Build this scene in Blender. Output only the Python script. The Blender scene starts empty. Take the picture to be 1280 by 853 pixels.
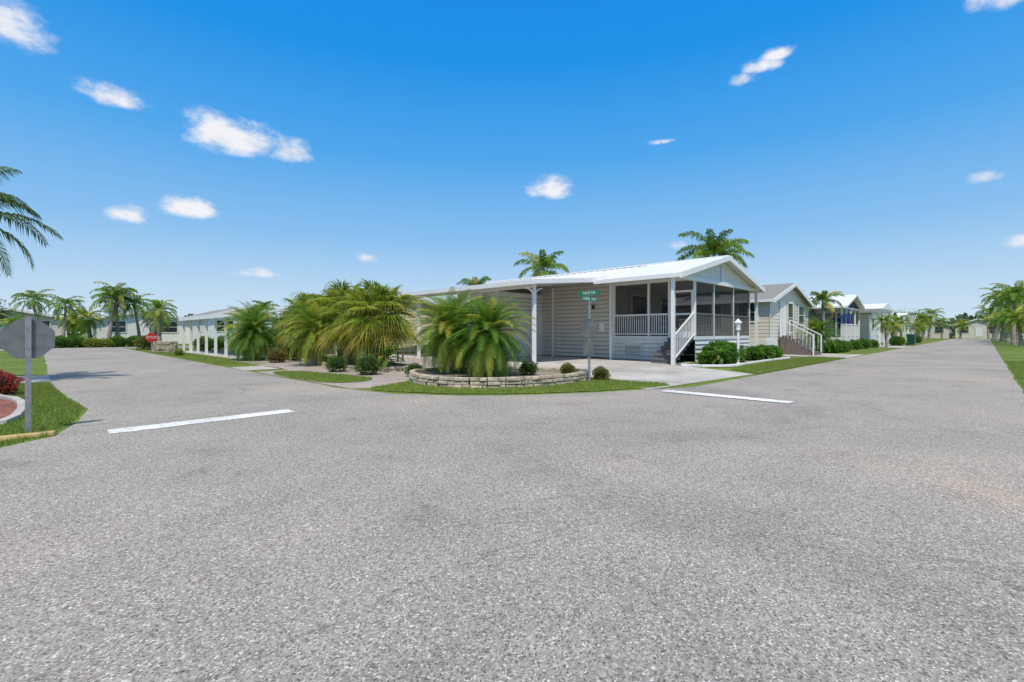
import bpy, math, random, bmesh
from mathutils import Vector, noise as mnoise
random.seed(7)
D=bpy.data; SC=bpy.context.scene
R=random.uniform
# ------------------------------------------------------------------ materials
def newmat(name):
    m=D.materials.new(name); m.use_nodes=True; nt=m.node_tree
    return m,nt,nt.nodes,nt.links,nt.nodes['Principled BSDF']
def N(nodes,t,**k):
    n=nodes.new(t)
    for a,b in k.items(): setattr(n,a,b)
    return n
def simple(name,col,rough=.6,var=.12,scale=3,bump=0,bscale=40,metal=0,fine=0):
    m,nt,ns,ls,bs=newmat(name)
    tc=N(ns,'ShaderNodeTexCoord'); nz=N(ns,'ShaderNodeTexNoise'); nz.inputs['Scale'].default_value=scale; nz.inputs['Detail'].default_value=4
    ls.new(tc.outputs['Object'],nz.inputs['Vector'])
    mr=N(ns,'ShaderNodeMapRange'); mr.inputs[1].default_value=.3; mr.inputs[2].default_value=.7
    mr.inputs[3].default_value=1-var; mr.inputs[4].default_value=1+var*.6
    ls.new(nz.outputs['Fac'],mr.inputs[0])
    mx=N(ns,'ShaderNodeVectorMath',operation='SCALE'); mx.inputs[0].default_value=col[:3]
    ls.new(mr.outputs[0],mx.inputs['Scale']); ls.new(mx.outputs[0],bs.inputs['Base Color'])
    bs.inputs['Roughness'].default_value=rough; bs.inputs['Metallic'].default_value=metal
    if bump:
        n2=N(ns,'ShaderNodeTexNoise'); n2.inputs['Scale'].default_value=bscale; n2.inputs['Detail'].default_value=3
        ls.new(tc.outputs['Object'],n2.inputs['Vector'])
        b=N(ns,'ShaderNodeBump'); b.inputs['Strength'].default_value=bump; b.inputs['Distance'].default_value=.02
        ls.new(n2.outputs['Fac'],b.inputs['Height']); ls.new(b.outputs[0],bs.inputs['Normal'])
    return m
def ramp(ns,stops):
    r=N(ns,'ShaderNodeValToRGB'); e=r.color_ramp.elements
    while len(e)<len(stops): e.new(.5)
    for i,(p,c) in enumerate(stops):
        e[i].position=p; e[i].color=(c[0],c[1],c[2],1) if not isinstance(c,(int,float)) else (c,c,c,1)
    return r
def mixc(ns,ls,a,b,f,mode='MIX'):
    m=N(ns,'ShaderNodeMix',data_type='RGBA',blend_type=mode)
    for sock,val in ((m.inputs[0],f),(m.inputs[6],a),(m.inputs[7],b)):
        if hasattr(val,'links'): ls.new(val,sock)
        elif isinstance(val,(int,float)): sock.default_value=val
        else: sock.default_value=(val[0],val[1],val[2],1)
    return m.outputs[2]

def mat_asphalt():
    m,nt,ns,ls,bs=newmat('asphalt_worn')
    tc=N(ns,'ShaderNodeTexCoord'); O=tc.outputs['Object']
    v=N(ns,'ShaderNodeTexVoronoi'); v.inputs['Scale'].default_value=135; ls.new(O,v.inputs['Vector'])
    sep=N(ns,'ShaderNodeSeparateColor'); ls.new(v.outputs['Color'],sep.inputs[0])
    r=ramp(ns,[(0,(.12,.105,.09)),(.18,(.27,.245,.21)),(.55,(.355,.325,.285)),(.9,(.45,.415,.365)),(1,(.76,.72,.66))]); ls.new(sep.outputs[0],r.inputs[0])
    n0=N(ns,'ShaderNodeTexNoise'); n0.inputs['Scale'].default_value=30; n0.inputs['Detail'].default_value=5; n0.inputs['Roughness'].default_value=.8; ls.new(O,n0.inputs['Vector'])
    r0=ramp(ns,[(.34,.52),(.43,.90),(.56,1.04),(.7,1.25)]); ls.new(n0.outputs['Fac'],r0.inputs[0])
    c=mixc(ns,ls,r.outputs[0],r0.outputs[0],1.0,'MULTIPLY')
    n1=N(ns,'ShaderNodeTexNoise'); n1.inputs['Scale'].default_value=.3; n1.inputs['Detail'].default_value=7; n1.inputs['Roughness'].default_value=.6; n1.inputs['Distortion'].default_value=.9; ls.new(O,n1.inputs['Vector'])
    r1=ramp(ns,[(.3,(.74,.75,.77)),(.42,(.92,.92,.93)),(.52,(1.0,.99,.98)),(.62,(1.08,1.04,1.0)),(.74,(1.22,1.11,1.02))]); ls.new(n1.outputs['Fac'],r1.inputs[0])
    c=mixc(ns,ls,c,r1.outputs[0],1.0,'MULTIPLY')
    n4=N(ns,'ShaderNodeTexNoise'); n4.inputs['Scale'].default_value=1.3; n4.inputs['Detail'].default_value=6; ls.new(O,n4.inputs['Vector'])
    r4=ramp(ns,[(.26,.76),(.38,.96),(.5,1.0),(.72,1.06)]); ls.new(n4.outputs['Fac'],r4.inputs[0])
    c=mixc(ns,ls,c,r4.outputs[0],1.0,'MULTIPLY')
    add=N(ns,'ShaderNodeVectorMath',operation='MULTIPLY_ADD'); ls.new(n1.outputs['Color'],add.inputs[0]); add.inputs[1].default_value=(4,4,0); ls.new(O,add.inputs[2])
    vc=N(ns,'ShaderNodeTexVoronoi',feature='DISTANCE_TO_EDGE'); vc.inputs['Scale'].default_value=.17; ls.new(add.outputs[0],vc.inputs['Vector'])
    rc=ramp(ns,[(0,.70),(.0014,.88),(.004,1.0)]); ls.new(vc.outputs['Distance'],rc.inputs[0])
    c=mixc(ns,ls,c,rc.outputs[0],1.0,'MULTIPLY')
    ls.new(c,bs.inputs['Base Color']); bs.inputs['Roughness'].default_value=.9
    bs.inputs['Specular IOR Level'].default_value=.25
    b=N(ns,'ShaderNodeBump'); b.inputs['Strength'].default_value=.5; b.inputs['Distance'].default_value=.006
    ls.new(n0.outputs['Fac'],b.inputs['Height']); ls.new(b.outputs[0],bs.inputs['Normal'])
    return m
def mat_ground(name,stops,scale,big,bump=.5,speck=60):
    m,nt,ns,ls,bs=newmat(name)
    tc=N(ns,'ShaderNodeTexCoord'); O=tc.outputs['Object']
    n=N(ns,'ShaderNodeTexNoise'); n.inputs['Scale'].default_value=scale; n.inputs['Detail'].default_value=6; n.inputs['Roughness'].default_value=.7; ls.new(O,n.inputs['Vector'])
    r=ramp(ns,stops); ls.new(n.outputs['Fac'],r.inputs[0])
    n2=N(ns,'ShaderNodeTexNoise'); n2.inputs['Scale'].default_value=big; n2.inputs['Detail'].default_value=3; ls.new(O,n2.inputs['Vector'])
    r2=ramp(ns,[(.3,.72),(.7,1.15)]); ls.new(n2.outputs['Fac'],r2.inputs[0])
    c=mixc(ns,ls,r.outputs[0],r2.outputs[0],1,'MULTIPLY')
    v=N(ns,'ShaderNodeTexVoronoi'); v.inputs['Scale'].default_value=speck; ls.new(O,v.inputs['Vector'])
    s=N(ns,'ShaderNodeSeparateColor'); ls.new(v.outputs['Color'],s.inputs[0])
    r3=ramp(ns,[(0,.7),(1,1.25)]); ls.new(s.outputs[0],r3.inputs[0])
    c=mixc(ns,ls,c,r3.outputs[0],1,'MULTIPLY')
    ls.new(c,bs.inputs['Base Color']); bs.inputs['Roughness'].default_value=.9; bs.inputs['Specular IOR Level'].default_value=.2
    b=N(ns,'ShaderNodeBump'); b.inputs['Strength'].default_value=bump; b.inputs['Distance'].default_value=.02
    ls.new(s.outputs[0],b.inputs['Height']); ls.new(b.outputs[0],bs.inputs['Normal'])
    return m
def mat_attr(name,rough=.5,transl=.3):
    m,nt,ns,ls,bs=newmat(name)
    a=N(ns,'ShaderNodeAttribute',attribute_name='Col')
    ls.new(a.outputs['Color'],bs.inputs['Base Color']); bs.inputs['Roughness'].default_value=rough
    bs.inputs['Specular IOR Level'].default_value=.3
    if transl:
        t=N(ns,'ShaderNodeBsdfTranslucent'); hs=N(ns,'ShaderNodeHueSaturation'); hs.inputs['Value'].default_value=1.9; hs.inputs['Hue'].default_value=.485
        ls.new(a.outputs['Color'],hs.inputs['Color']); ls.new(hs.outputs[0],t.inputs['Color'])
        mx=N(ns,'ShaderNodeMixShader'); mx.inputs[0].default_value=transl
        ls.new(bs.outputs[0],mx.inputs[1]); ls.new(t.outputs[0],mx.inputs[2])
        ls.new(mx.outputs[0],ns['Material Output'].inputs['Surface'])
    return m
def mat_screen():
    m,nt,ns,ls,bs=newmat('insect_screen')
    bs.inputs['Base Color'].default_value=(.03,.031,.033,1); bs.inputs['Roughness'].default_value=.8; bs.inputs['Specular IOR Level'].default_value=.1
    t=N(ns,'ShaderNodeBsdfTransparent'); mx=N(ns,'ShaderNodeMixShader'); mx.inputs[0].default_value=.42
    ls.new(bs.outputs[0],mx.inputs[1]); ls.new(t.outputs[0],mx.inputs[2]); ls.new(mx.outputs[0],ns['Material Output'].inputs['Surface'])
    return m
def mat_pavers():
    m,nt,ns,ls,bs=newmat('brick_pavers')
    tc=N(ns,'ShaderNodeTexCoord'); b=N(ns,'ShaderNodeTexBrick'); b.inputs['Scale'].default_value=4; ls.new(tc.outputs['Object'],b.inputs['Vector'])
    b.inputs['Color1'].default_value=(.44,.375,.325,1); b.inputs['Color2'].default_value=(.36,.305,.27,1); b.inputs['Mortar'].default_value=(.2,.18,.16,1); b.inputs['Mortar Size'].default_value=.012
    n=N(ns,'ShaderNodeTexNoise'); n.inputs['Scale'].default_value=1.2; n.inputs['Detail'].default_value=5; ls.new(tc.outputs['Object'],n.inputs['Vector'])
    r=ramp(ns,[(.3,.8),(.7,1.15)]); ls.new(n.outputs['Fac'],r.inputs[0])
    ls.new(mixc(ns,ls,b.outputs[0],r.outputs[0],1,'MULTIPLY'),bs.inputs['Base Color']); bs.inputs['Roughness'].default_value=.85
    return m
ASPH=mat_asphalt()
GRASS=mat_ground('grass_turf',[(.25,(.07,.11,.018)),(.5,(.15,.215,.035)),(.75,(.25,.31,.06))],5,.5)
CONC=mat_ground('concrete',[(.3,(.43,.405,.37)),(.7,(.58,.55,.50))],1.5,.4,.15,90)
MULCH=mat_ground('red_mulch',[(.3,(.18,.06,.04)),(.7,(.42,.19,.14))],8,1.5,.9,28)
STONEBED=mat_ground('shell_bed',[(.3,(.2,.16,.12)),(.7,(.4,.34,.27))],8,1.5,.9,28)
PAVE=mat_pavers()
LINE=mat_ground('road_paint',[(.36,(.46,.44,.41)),(.44,(.82,.81,.78))],9,1.2,.2,70)
YEL=simple('yellow_paint',(.50,.36,.14),.8,.45,9,.3)
WHITE=simple('white_paint',(.82,.81,.78),.45,.05,2)
SIDW=simple('vinyl_siding_white',(.80,.78,.735),.5,.05,1.5)
SIDG=simple('vinyl_siding_grey',(.70,.645,.57),.5,.06,1.5)
LAPSHADE_LOUVRE=simple('siding_lap_shadowline',(.34,.315,.285),.7,.1,3)  # dark colour standing in for lap shadow; also colours the vent louvres
SIDB=simple('vinyl_siding_beige',(.72,.65,.54),.5,.06,1.5)
SIDY=simple('vinyl_siding_yellow',(.80,.73,.52),.5,.06,1.5)
ROOFW=simple('metal_roof_white',(.82,.82,.80),.4,.05,1)
ROOFG=simple('shingle_roof_grey',(.27,.26,.245),.9,.25,9,.5,60)
GLASS=simple('window_glass_dark',(.03,.04,.05),.08,.2,1)
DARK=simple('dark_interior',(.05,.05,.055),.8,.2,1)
TREAD=simple('stair_tread_brown',(.16,.13,.11),.7,.2,4)
STEEL=simple('galvanised_steel',(.33,.33,.33),.5,.2,14,.1,50,.4)
SIGNB=simple('sign_back_aluminium',(.19,.195,.19),.6,.3,6,0,40,.1)
SGREEN=simple('sign_green',(.01,.20,.10),.4,.05)
SRED=simple('sign_red',(.55,.02,.02),.4,.05)
STONE=simple('stacked_stone',(.50,.425,.32),.9,.45,7,.8,30)
BIN=simple('bin_green_plastic',(.01,.07,.045),.45,.1)
BLUE=simple('flag_blue',(.03,.10,.35),.7,.1)
LEAF=mat_attr('leaves',.55,.33); BARK=mat_attr('bark',.9,0)
SCREEN=mat_screen()
# ------------------------------------------------------------------ mesh helpers
def link(o,parent=None):
    SC.collection.objects.link(o)
    if parent: o.parent=parent
    return o
def empty(name,loc=(0,0,0)):
    e=D.objects.new(name,None); e.location=loc; e.empty_display_size=.2; link(e); return e
class P:
    def __init__(s,name,mat,parent=None): s.n,s.m,s.p=name,mat,parent; s.v=[];s.f=[]
    def poly(s,*pts):
        k=len(s.v); s.v+= [tuple(p) for p in pts]; s.f.append(tuple(range(k,k+len(pts))))
    def hexa(s,b,t):
        k=len(s.v); s.v+=list(b)+list(t)
        for f in ((3,2,1,0),(4,5,6,7),(0,1,5,4),(1,2,6,5),(2,3,7,6),(3,0,4,7)): s.f.append(tuple(k+i for i in f))
    def box(s,x0,x1,y0,y1,z0,z1):
        s.hexa([(x0,y0,z0),(x1,y0,z0),(x1,y1,z0),(x0,y1,z0)],[(x0,y0,z1),(x1,y0,z1),(x1,y1,z1),(x0,y1,z1)])
    def slab(s,xa,za,xb,zb,y0,y1,th):
        s.hexa([(xa,y0,za-th),(xb,y0,zb-th),(xb,y1,zb-th),(xa,y1,za-th)],[(xa,y0,za),(xb,y0,zb),(xb,y1,zb),(xa,y1,za)])
    def beam(s,a,b,w):
        a=Vector(a);b=Vector(b);d=(b-a).normalized(); u=d.cross(Vector((0,0,1)))
        if u.length<.01:u=Vector((1,0,0))
        u.normalize(); v=d.cross(u); u*=w/2;v*=w/2
        s.hexa([a-u-v,a+u-v,a+u+v,a-u+v],[b-u-v,b+u-v,b+u+v,b-u+v])
    def cyl(s,a,b,r0,r1=None,n=14):
        r1=r0 if r1 is None else r1
        a=Vector(a);b=Vector(b);d=(b-a).normalized(); u=d.orthogonal().normalized(); v=d.cross(u)
        k=len(s.v)
        for c,r in((a,r0),(b,r1)):
            for i in range(n):
                t=2*math.pi*i/n; s.v.append(tuple(c+u*math.cos(t)*r+v*math.sin(t)*r))
        for i in range(n): s.f.append((k+i,k+(i+1)%n,k+n+(i+1)%n,k+n+i))
        s.f.append(tuple(k+n-1-i for i in range(n))); s.f.append(tuple(k+n+i for i in range(n)))
    def siding(s,p0,p1,z0,z1,nrm,h=.15,top=None,o=.03):
        z=z0; nx,ny=nrm
        while z<z1-.01:
            zt=min(z+h,z1); a,b=p0,p1
            if top: a,b=top(z)
            if top: a2,b2=top(zt)
            else: a2,b2=a,b
            s.poly((a[0]+nx*o,a[1]+ny*o,z),(b[0]+nx*o,b[1]+ny*o,z),(b2[0],b2[1],zt),(a2[0],a2[1],zt))
            s.poly((a[0],a[1],z),(b[0],b[1],z),(b[0]+nx*o,b[1]+ny*o,z),(a[0]+nx*o,a[1]+ny*o,z))
            z=zt
    def done(s,bevel=0):
        me=D.meshes.new(s.n); me.from_pydata([tuple(v) for v in s.v],[],s.f); me.materials.append(s.m); me.update()
        o=D.objects.new(s.n,me); link(o,s.p)
        if bevel:
            b=o.modifiers.new('b','BEVEL'); b.width=bevel; b.segments=2
        return o
def jag(pts,step=.35,amp=.05,closed=True):
    out=[]
    n=len(pts)
    for i in range(n):
        a=Vector(pts[i]);b=Vector(pts[(i+1)%n]); L=(b-a).length; k=max(1,min(240,int(L/step)))
        for j in range(k):
            p=a+(b-a)*(j/k); q=mnoise.noise_vector(Vector((p.x*1.7,p.y*1.7,3)))+.5*mnoise.noise_vector(Vector((p.x*6,p.y*6,1)))
            out.append((p.x+q.x*amp,p.y+q.y*amp))
    return out
def sheet(name,pts,z,mat):
    p=P(name,mat); p.poly(*[(x,y,z) for x,y in pts]); o=p.done()
    bm=bmesh.new(); bm.from_mesh(o.data); bmesh.ops.triangulate(bm,faces=bm.faces[:],ngon_method='EAR_CLIP')
    for f in bm.faces:
        if f.normal.z<0: f.normal_flip()
    bm.to_mesh(o.data); bm.free(); return o
def smooth(pts,it=2):
    for _ in range(it):
        o=[]
        for i in range(len(pts)):
            a=pts[i];b=pts[(i+1)%len(pts)]
            o.append((a[0]*.75+b[0]*.25,a[1]*.75+b[1]*.25)); o.append((a[0]*.25+b[0]*.75,a[1]*.25+b[1]*.75))
        pts=o
    return pts
def inside(x,y,poly):
    c=False;j=len(poly)-1
    for i in range(len(poly)):
        xi,yi=poly[i];xj,yj=poly[j]
        if (yi>y)!=(yj>y) and x<(xj-xi)*(y-yi)/(yj-yi)+xi: c=not c
        j=i
    return c
# ------------------------------------------------------------------ ground
sheet('grass_ground',[(-900,-900),(900,-900),(900,900),(-900,900)],0,GRASS)
road=[(-60,-.55),(130,-.55),(130,4.75),(14.5,4.72),(10.6,4.75),(8.6,5.6),(7.0,6.4),(5.9,7.3),(5.1,8.6),(4.8,10.2),(4.75,48),(40,48),(40,52.5),(-40,52.5),(-40,48),
      (.25,48),(.2,16),(.4,12.5),(.57,10.4),(.4,9.1),(.22,8.3),(.14,7.95),(-.35,7.45),(-3,7.2),(-60,7.2)]
sheet('asphalt_road',jag(road,.3,.045),.004,ASPH)
sheet('asphalt_side_street',[(-4,-60),(3,-60),(3,-.6),(-4,-.6)],.003,ASPH)
sheet('concrete_driveway',[(9.4,5.2),(15.2,4.9),(16.2,6.6),(17.3,8.5),(19.3,8.5),(19.3,24),(13.0,24),(12.6,12.4),(10.8,9.2)],.010,CONC)
sheet('paver_driveway',[(4.9,9.9),(6.3,9.3),(9,9),(12.7,9.5),(13.1,24),(6.0,24),(5.9,16.6),(4.85,16.4)],.007,PAVE)
sheet('neighbour_driveway',[(4.8,17.2),(6,17.2),(6,19.2),(4.85,19.2)],.007,CONC)
sheet('neighbour_carport_pad',[(6.5,25.4),(12,25.4),(12,38),(6.5,38)],.010,CONC)
gp_corner=smooth([(5.05,9.7),(5.3,8.7),(6.1,7.4),(7.1,6.5),(8.7,5.7),(10.4,5.15),(10.9,5.6),(10.6,6.5),(10.9,7.6),(9.4,9.2),(7,10.6),(6.1,10.1)],2)
sheet('grass_verge',jag(gp_corner,.2,.04),.014,GRASS)
gp_patch=smooth([(4.85,11.6),(5.6,11.0),(6.5,11.6),(6.4,13.2),(5.9,15.8),(4.95,15.8)],2)
sheet('grass_patch',jag(gp_patch,.2,.04),.014,GRASS)
gp_right=[(15.3,4.85),(28,4.85),(28,6.4),(22,6.6),(19.0,6.5),(16.6,6.1)]
sheet('grass_front_lawn',jag(gp_right,.2,.04),.014,GRASS)
bed=smooth([(16.9,6.3),(19,6.6),(22,6.6),(25.6,6.6),(25.8,8.5),(17.3,8.35)],1)
sheet('garden_bed',bed,.018,STONEBED)
sheet('neighbour_walk',[(28,4.8),(33,4.8),(33,8.2),(28,8.2)],.010,CONC)
sheet('neighbour_driveway.001',[(50,4.8),(57,4.8),(57,12),(50,12)],.010,CONC)
sheet('side_walk',[(-12,16.6),(.22,16.6),(.22,19.4),(-12,19.4)],.008,CONC)
mb=smooth([(-.42,9.1),(-.17,10.2),(-.22,12.4),(-.6,13.4),(-.8,15.4),(-3.5,15.4),(-3.5,8.8)],1)
sheet('mulch_bed',mb,.012,MULCH)
sheet('grass_verge_right',jag([(8,-.62),(140,-.62),(140,-3),(8,-3)],.4,.04),.006,GRASS)
sheet('stop_line',jag([(.62,7.6),(2.85,7.66),(2.85,8.0),(.62,7.94)],.09,.014),.009,LINE)
sheet('stop_line.001',jag([(9.25,2.42),(9.6,2.42),(9.6,4.85),(9.25,4.85)],.09,.014),.016,LINE)
# grass blades
GM_v=[];GM_f=[];GM_c=[]
def blades(poly,dens,h,z=.012):
    xs=[p[0] for p in poly];ys=[p[1] for p in poly]; A=(max(xs)-min(xs))*(max(ys)-min(ys))
    for _ in range(int(A*dens)):
        x=R(min(xs),max(xs));y=R(min(ys),max(ys))
        if not inside(x,y,poly): continue
        a=R(0,6.28);w=R(.004,.009);hh=h*R(.5,1.3);l=R(0,.03);b=R(0,6.28)
        k=len(GM_v); dx,dy=math.cos(a)*w,math.sin(a)*w
        GM_v.extend([(x-dx,y-dy,z-.006),(x+dx,y+dy,z-.006),(x+math.cos(b)*l,y+math.sin(b)*l,z+hh)])
        GM_f.append((k,k+1,k+2)); t=R(0,1); c=(.12+.17*t,.19+.16*t,.025+.04*t,1)
        if R(0,1)<.08: c=(.34,.30,.12,1)
        GM_c.extend([c]*3)
isl=[(-3,7.3),(-.35,7.5),(.12,8.0),(.2,8.4),(.36,9.1),(.53,10.4),(.36,12.5),(.2,16.5),(-.7,16.5),(-.5,13.5),(-.18,12.5),(-.13,10.2),(-.4,9.0),(-3,8.8)]
blades(isl,1700,.05,.004); blades(gp_corner,1000,.045,.016); blades(gp_patch,900,.045,.016); blades(gp_right,600,.045,.016)
blades([(8,-.6),(30,-.6),(30,-2),(8,-2)],500,.05,.008)
blades([(4.8,20),(6.5,20),(6.5,40),(4.8,40)],250,.05,.002)
me=D.meshes.new('grass_blades'); me.from_pydata(GM_v,[],GM_f); ca=me.color_attributes.new('Col','FLOAT_COLOR','POINT')
ca.data.foreach_set('color',[x for c in GM_c for x in c]); me.materials.append(LEAF); link(D.objects.new('grass_blades',me))
# ------------------------------------------------------------------ vegetation builders
class M:
    def __init__(s): s.v=[];s.f=[];s.c=[];s.m=[]
    def add(s,vs,fs,c,mi=0):
        k=len(s.v); s.v.extend([tuple(v) for v in vs]); s.c.extend([(c[0],c[1],c[2],1)]*len(vs))
        for f in fs: s.f.append(tuple(k+i for i in f)); s.m.append(mi)
    def mesh(s,name):
        me=D.meshes.new(name); me.from_pydata(s.v,[],s.f); ca=me.color_attributes.new('Col','FLOAT_COLOR','POINT')
        ca.data.foreach_set('color',[x for c in s.c for x in c]); me.materials.append(LEAF); me.materials.append(BARK)
        me.polygons.foreach_set('material_index',s.m); me.update(); return me
def lerp(a,b,t): return tuple(a[i]+(b[i]-a[i])*t for i in range(3))
def trunk(m,pts,rad,col,n=9):
    rings=[]
    for i,(p,r) in enumerate(zip(pts,rad)):
        rr=r*(1.08 if i%2 else .96)
        rings.append([(p[0]+math.cos(6.283*j/n)*rr,p[1]+math.sin(6.283*j/n)*rr,p[2]) for j in range(n)])
    for i in range(len(rings)-1):
        k=R(.7,1.15); m.add(rings[i]+rings[i+1],[(j,(j+1)%n,n+(j+1)%n,n+j) for j in range(n)],[x*k for x in col],1)
def frond(m,base,az,el,L,droop,n,ll,lw,col,hang=.35,lift=.15,plume=0):
    pos=Vector(base); step=L/n; side=Vector((-math.sin(az),math.cos(az),0)); prev=pos.copy()
    tw=R(-.35,.35)
    for i in range(n+1):
        s=i/n; e=el-droop*s**1.25
        d=Vector((math.cos(e)*math.cos(az),math.cos(e)*math.sin(az),math.sin(e))); pos=pos+d*step
        up=side.cross(d)*-1
        if up.z<0 and e>-1.5: up=-up
        w=.012*(1-s)*L+.003
        m.add([prev-side*w,prev+side*w,pos+side*w*.9,pos-side*w*.9],[(0,1,2,3)],lerp(col,(.25,.28,.08),.4))
        prev=pos.copy()
        if s<.1: continue
        l=ll*max(.15,math.sin(math.pi*(.16+.78*s)))**.7
        for sg in ((-1,1,-1,1) if plume else (-1,1)):
            j=R(-.15,.15)
            ld=(side*sg*(.9-.25*s)+d*(.35+.5*s+j)+up*(lift+R(-.12,.12)+tw*sg*.4+(R(-plume,plume) if plume else 0))).normalized()
            mid=pos+ld*l*.5; tip=pos+ld*l*.95-Vector((0,0,hang*l*R(.6,1.3)))
            k=R(.7,1.3); c=[x*k for x in col]
            m.add([pos-d*lw*.3,pos+d*lw*.3,mid+d*lw*.5,mid-d*lw*.5,tip],[(0,1,2,3),(3,2,4)],c)
def feather_palm(seed,H,nf,L,n,ll,lw,cols,tr,elr,droop=1.6,hang=.4,lean=0,crownshaft=None,old=0,plume=0):
    random.seed(seed); m=M(); k=max(4,int(H/.16)); bend=R(0,6.28)
    pts=[(math.cos(bend)*lean*(i/k)**1.6,math.sin(bend)*lean*(i/k)**1.6,H*i/k-.03*(i==0)) for i in range(k+1)]
    trunk(m,pts,[tr*(1.25-.5*min(1,i/k*1.2)) for i in range(k+1)],(.30,.25,.20))
    top=Vector(pts[-1])
    if crownshaft:
        trunk(m,[top+Vector((0,0,crownshaft*q)) for q in(0,.35,.7,1)],[tr*1.0,tr*.95,tr*.7,tr*.35],(.22,.33,.10)); top=top+Vector((0,0,crownshaft*.85))
    for i in range(nf):
        q=(i+.5)/nf; el=elr[0]+(elr[1]-elr[0])*(q**.85)+R(-.12,.12); az=i*2.39996+R(-.25,.25)
        c=lerp(cols[0],cols[1],R(0,1)) if R(0,1)>.15 else cols[2]
        if q<.25: c=lerp(c,cols[2],R(0,.6))
        if i<old: c=(.34,.25,.10)
        frond(m,top+Vector((R(-.04,.04),R(-.04,.04),q*.12)),az,el,L*R(.82,1.08),droop*R(.8,1.2),n,ll*R(.85,1.1),lw,c,hang,.15,plume)
    return m.mesh('feather_palm_mesh')
def fan_palm(seed,H,nl,pet,rad,cols):
    random.seed(seed); m=M(); k=max(3,int(H/.12))
    trunk(m,[(0,0,H*i/k-.02) for i in range(k+1)],[.17-.03*i/k for i in range(k+1)],(.22,.17,.12))
    for i in range(nl):
        q=(i+.5)/nl; el=-.8+2.2*q+R(-.15,.15); az=i*2.39996+R(-.3,.3)
        d=Vector((math.cos(el)*math.cos(az),math.cos(el)*math.sin(az),math.sin(el))); side=Vector((-math.sin(az),math.cos(az),0)); up=d.cross(side)
        b=Vector((0,0,H)); pl=pet*R(.6,1.15); hub=b+d*pl-Vector((0,0,.08*pl))
        m.add([b-side*.014,b+side*.014,hub+side*.01,hub-side*.01],[(0,1,2,3)],(.2,.24,.06))
        t=R(0,1); c=lerp(cols[0],cols[1],t)
        if q<.3: c=lerp(c,cols[2],R(.1,.9))
        fd=(d-Vector((0,0,.35))).normalized(); fu=side.cross(fd)
        ns=32; rr=rad*R(.85,1.1)
        for j in range(ns):
            th=-2.3+4.6*j/(ns-1)+R(-.04,.04); w=4.6/ns*.45
            def pt(a,r,dz=0): 
                p=hub+(fd*math.cos(a)+side*math.sin(a))*r+fu*(-.10*abs(math.sin(a*2))*r); p.z-=dz; return p
            l=rr*(1-.25*abs(th)/2.3)*R(.85,1.1); fold=.03*(1 if j%2 else -1)
            p0=hub; a=pt(th-w,l*.42);bq=pt(th+w,l*.42)-fu*fold; t1=pt(th,l*.8,l*.16); t2=pt(th,l*1.0,l*R(.35,.65))
            wv=side*.007*math.cos(th)+fd*.007*math.sin(th)
            kk=R(.6,1.3); cc=[x*kk for x in c]; tipc=lerp(cc,cols[2],.35)
            m.add([p0,a,bq],[(0,1,2)],cc); m.add([a,bq,t1+wv,t1-wv],[(0,1,2,3)],cc); m.add([t1-wv,t1+wv,t2],[(0,1,2)],tipc)
    return m.mesh('fan_palm_mesh')
def bush_mesh(seed,rx,ry,rz,n,ls,cols,accent=None,acc=0):
    random.seed(seed); m=M()
    nn=12; vs=[];fs=[]
    for a in range(1,7):
        ph=math.pi*a/8
        for b in range(nn):
            th=6.283*b/nn; k=.74+.12*mnoise.noise(Vector((math.cos(th)*2,math.sin(th)*2,ph*2+seed)))
            vs.append((math.sin(ph)*math.cos(th)*rx*k,math.sin(ph)*math.sin(th)*ry*k,rz*.9+math.cos(ph)*rz*k*.95))
    for a in range(5):
        for b in range(nn): fs.append((a*nn+b,a*nn+(b+1)%nn,(a+1)*nn+(b+1)%nn,(a+1)*nn+b))
    fs.append(tuple(range(nn)))
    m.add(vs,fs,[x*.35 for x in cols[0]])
    for _ in range(n):
        z=R(-.9,1); th=R(0,6.283); s=math.sqrt(1-z*z); d=Vector((s*math.cos(th),s*math.sin(th),z))
        k=R(.72,1.0)+.3*mnoise.noise(d*2.3+Vector((seed,0,0)))
        p=Vector((d.x*rx*k,d.y*ry*k,rz*.9+d.z*rz*k))
        if p.z<.01: continue
        a=(d+Vector((R(-.8,.8),R(-.8,.8),R(-.4,.9)))).normalized(); b=a.orthogonal().normalized(); b=(b*math.cos(th*7)+a.cross(b)*math.sin(th*7))
        l=ls*R(.7,1.3); w=l*.32
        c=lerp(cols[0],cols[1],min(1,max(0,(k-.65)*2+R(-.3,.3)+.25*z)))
        if R(0,1)<acc: c=accent
        m.add([p,p+a*l*.5+b*w,p+a*l,p+a*l*.5-b*w],[(0,1,2,3)],c)
    return m.mesh('bush_mesh')
def tree_mesh(seed,H,rad,n,ls,cols):
    random.seed(seed); m=M()
    k=8; trunk(m,[(0,0,H*.55*i/k) for i in range(k+1)],[.16-.1*i/k for i in range(k+1)],(.2,.16,.12))
    cl=[Vector((R(-1,1)*rad,R(-1,1)*rad,H*.6+R(-.25,.35)*H)) for _ in range(16)]
    for c in cl:
        a=Vector((0,0,H*.4)); d=c-a; o=d.orthogonal().normalized()*.03
        m.add([a-o,a+o,c],[(0,1,2)],(.18,.14,.1),1)
        for _ in range(n//16):
            p=c+Vector((random.gauss(0,1),random.gauss(0,1),random.gauss(0,.7)))*rad*.28
            a=Vector((R(-1,1),R(-1,1),R(-.3,1))).normalized(); b=a.orthogonal()*.4; l=ls*R(.6,1.3)
            m.add([p,p+a*l*.5+b*l,p+a*l,p+a*l*.5-b*l],[(0,1,2,3)],lerp(cols[0],cols[1],R(0,1)))
    return m.mesh('tree_mesh')
_rs=random.Random(3)
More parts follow.
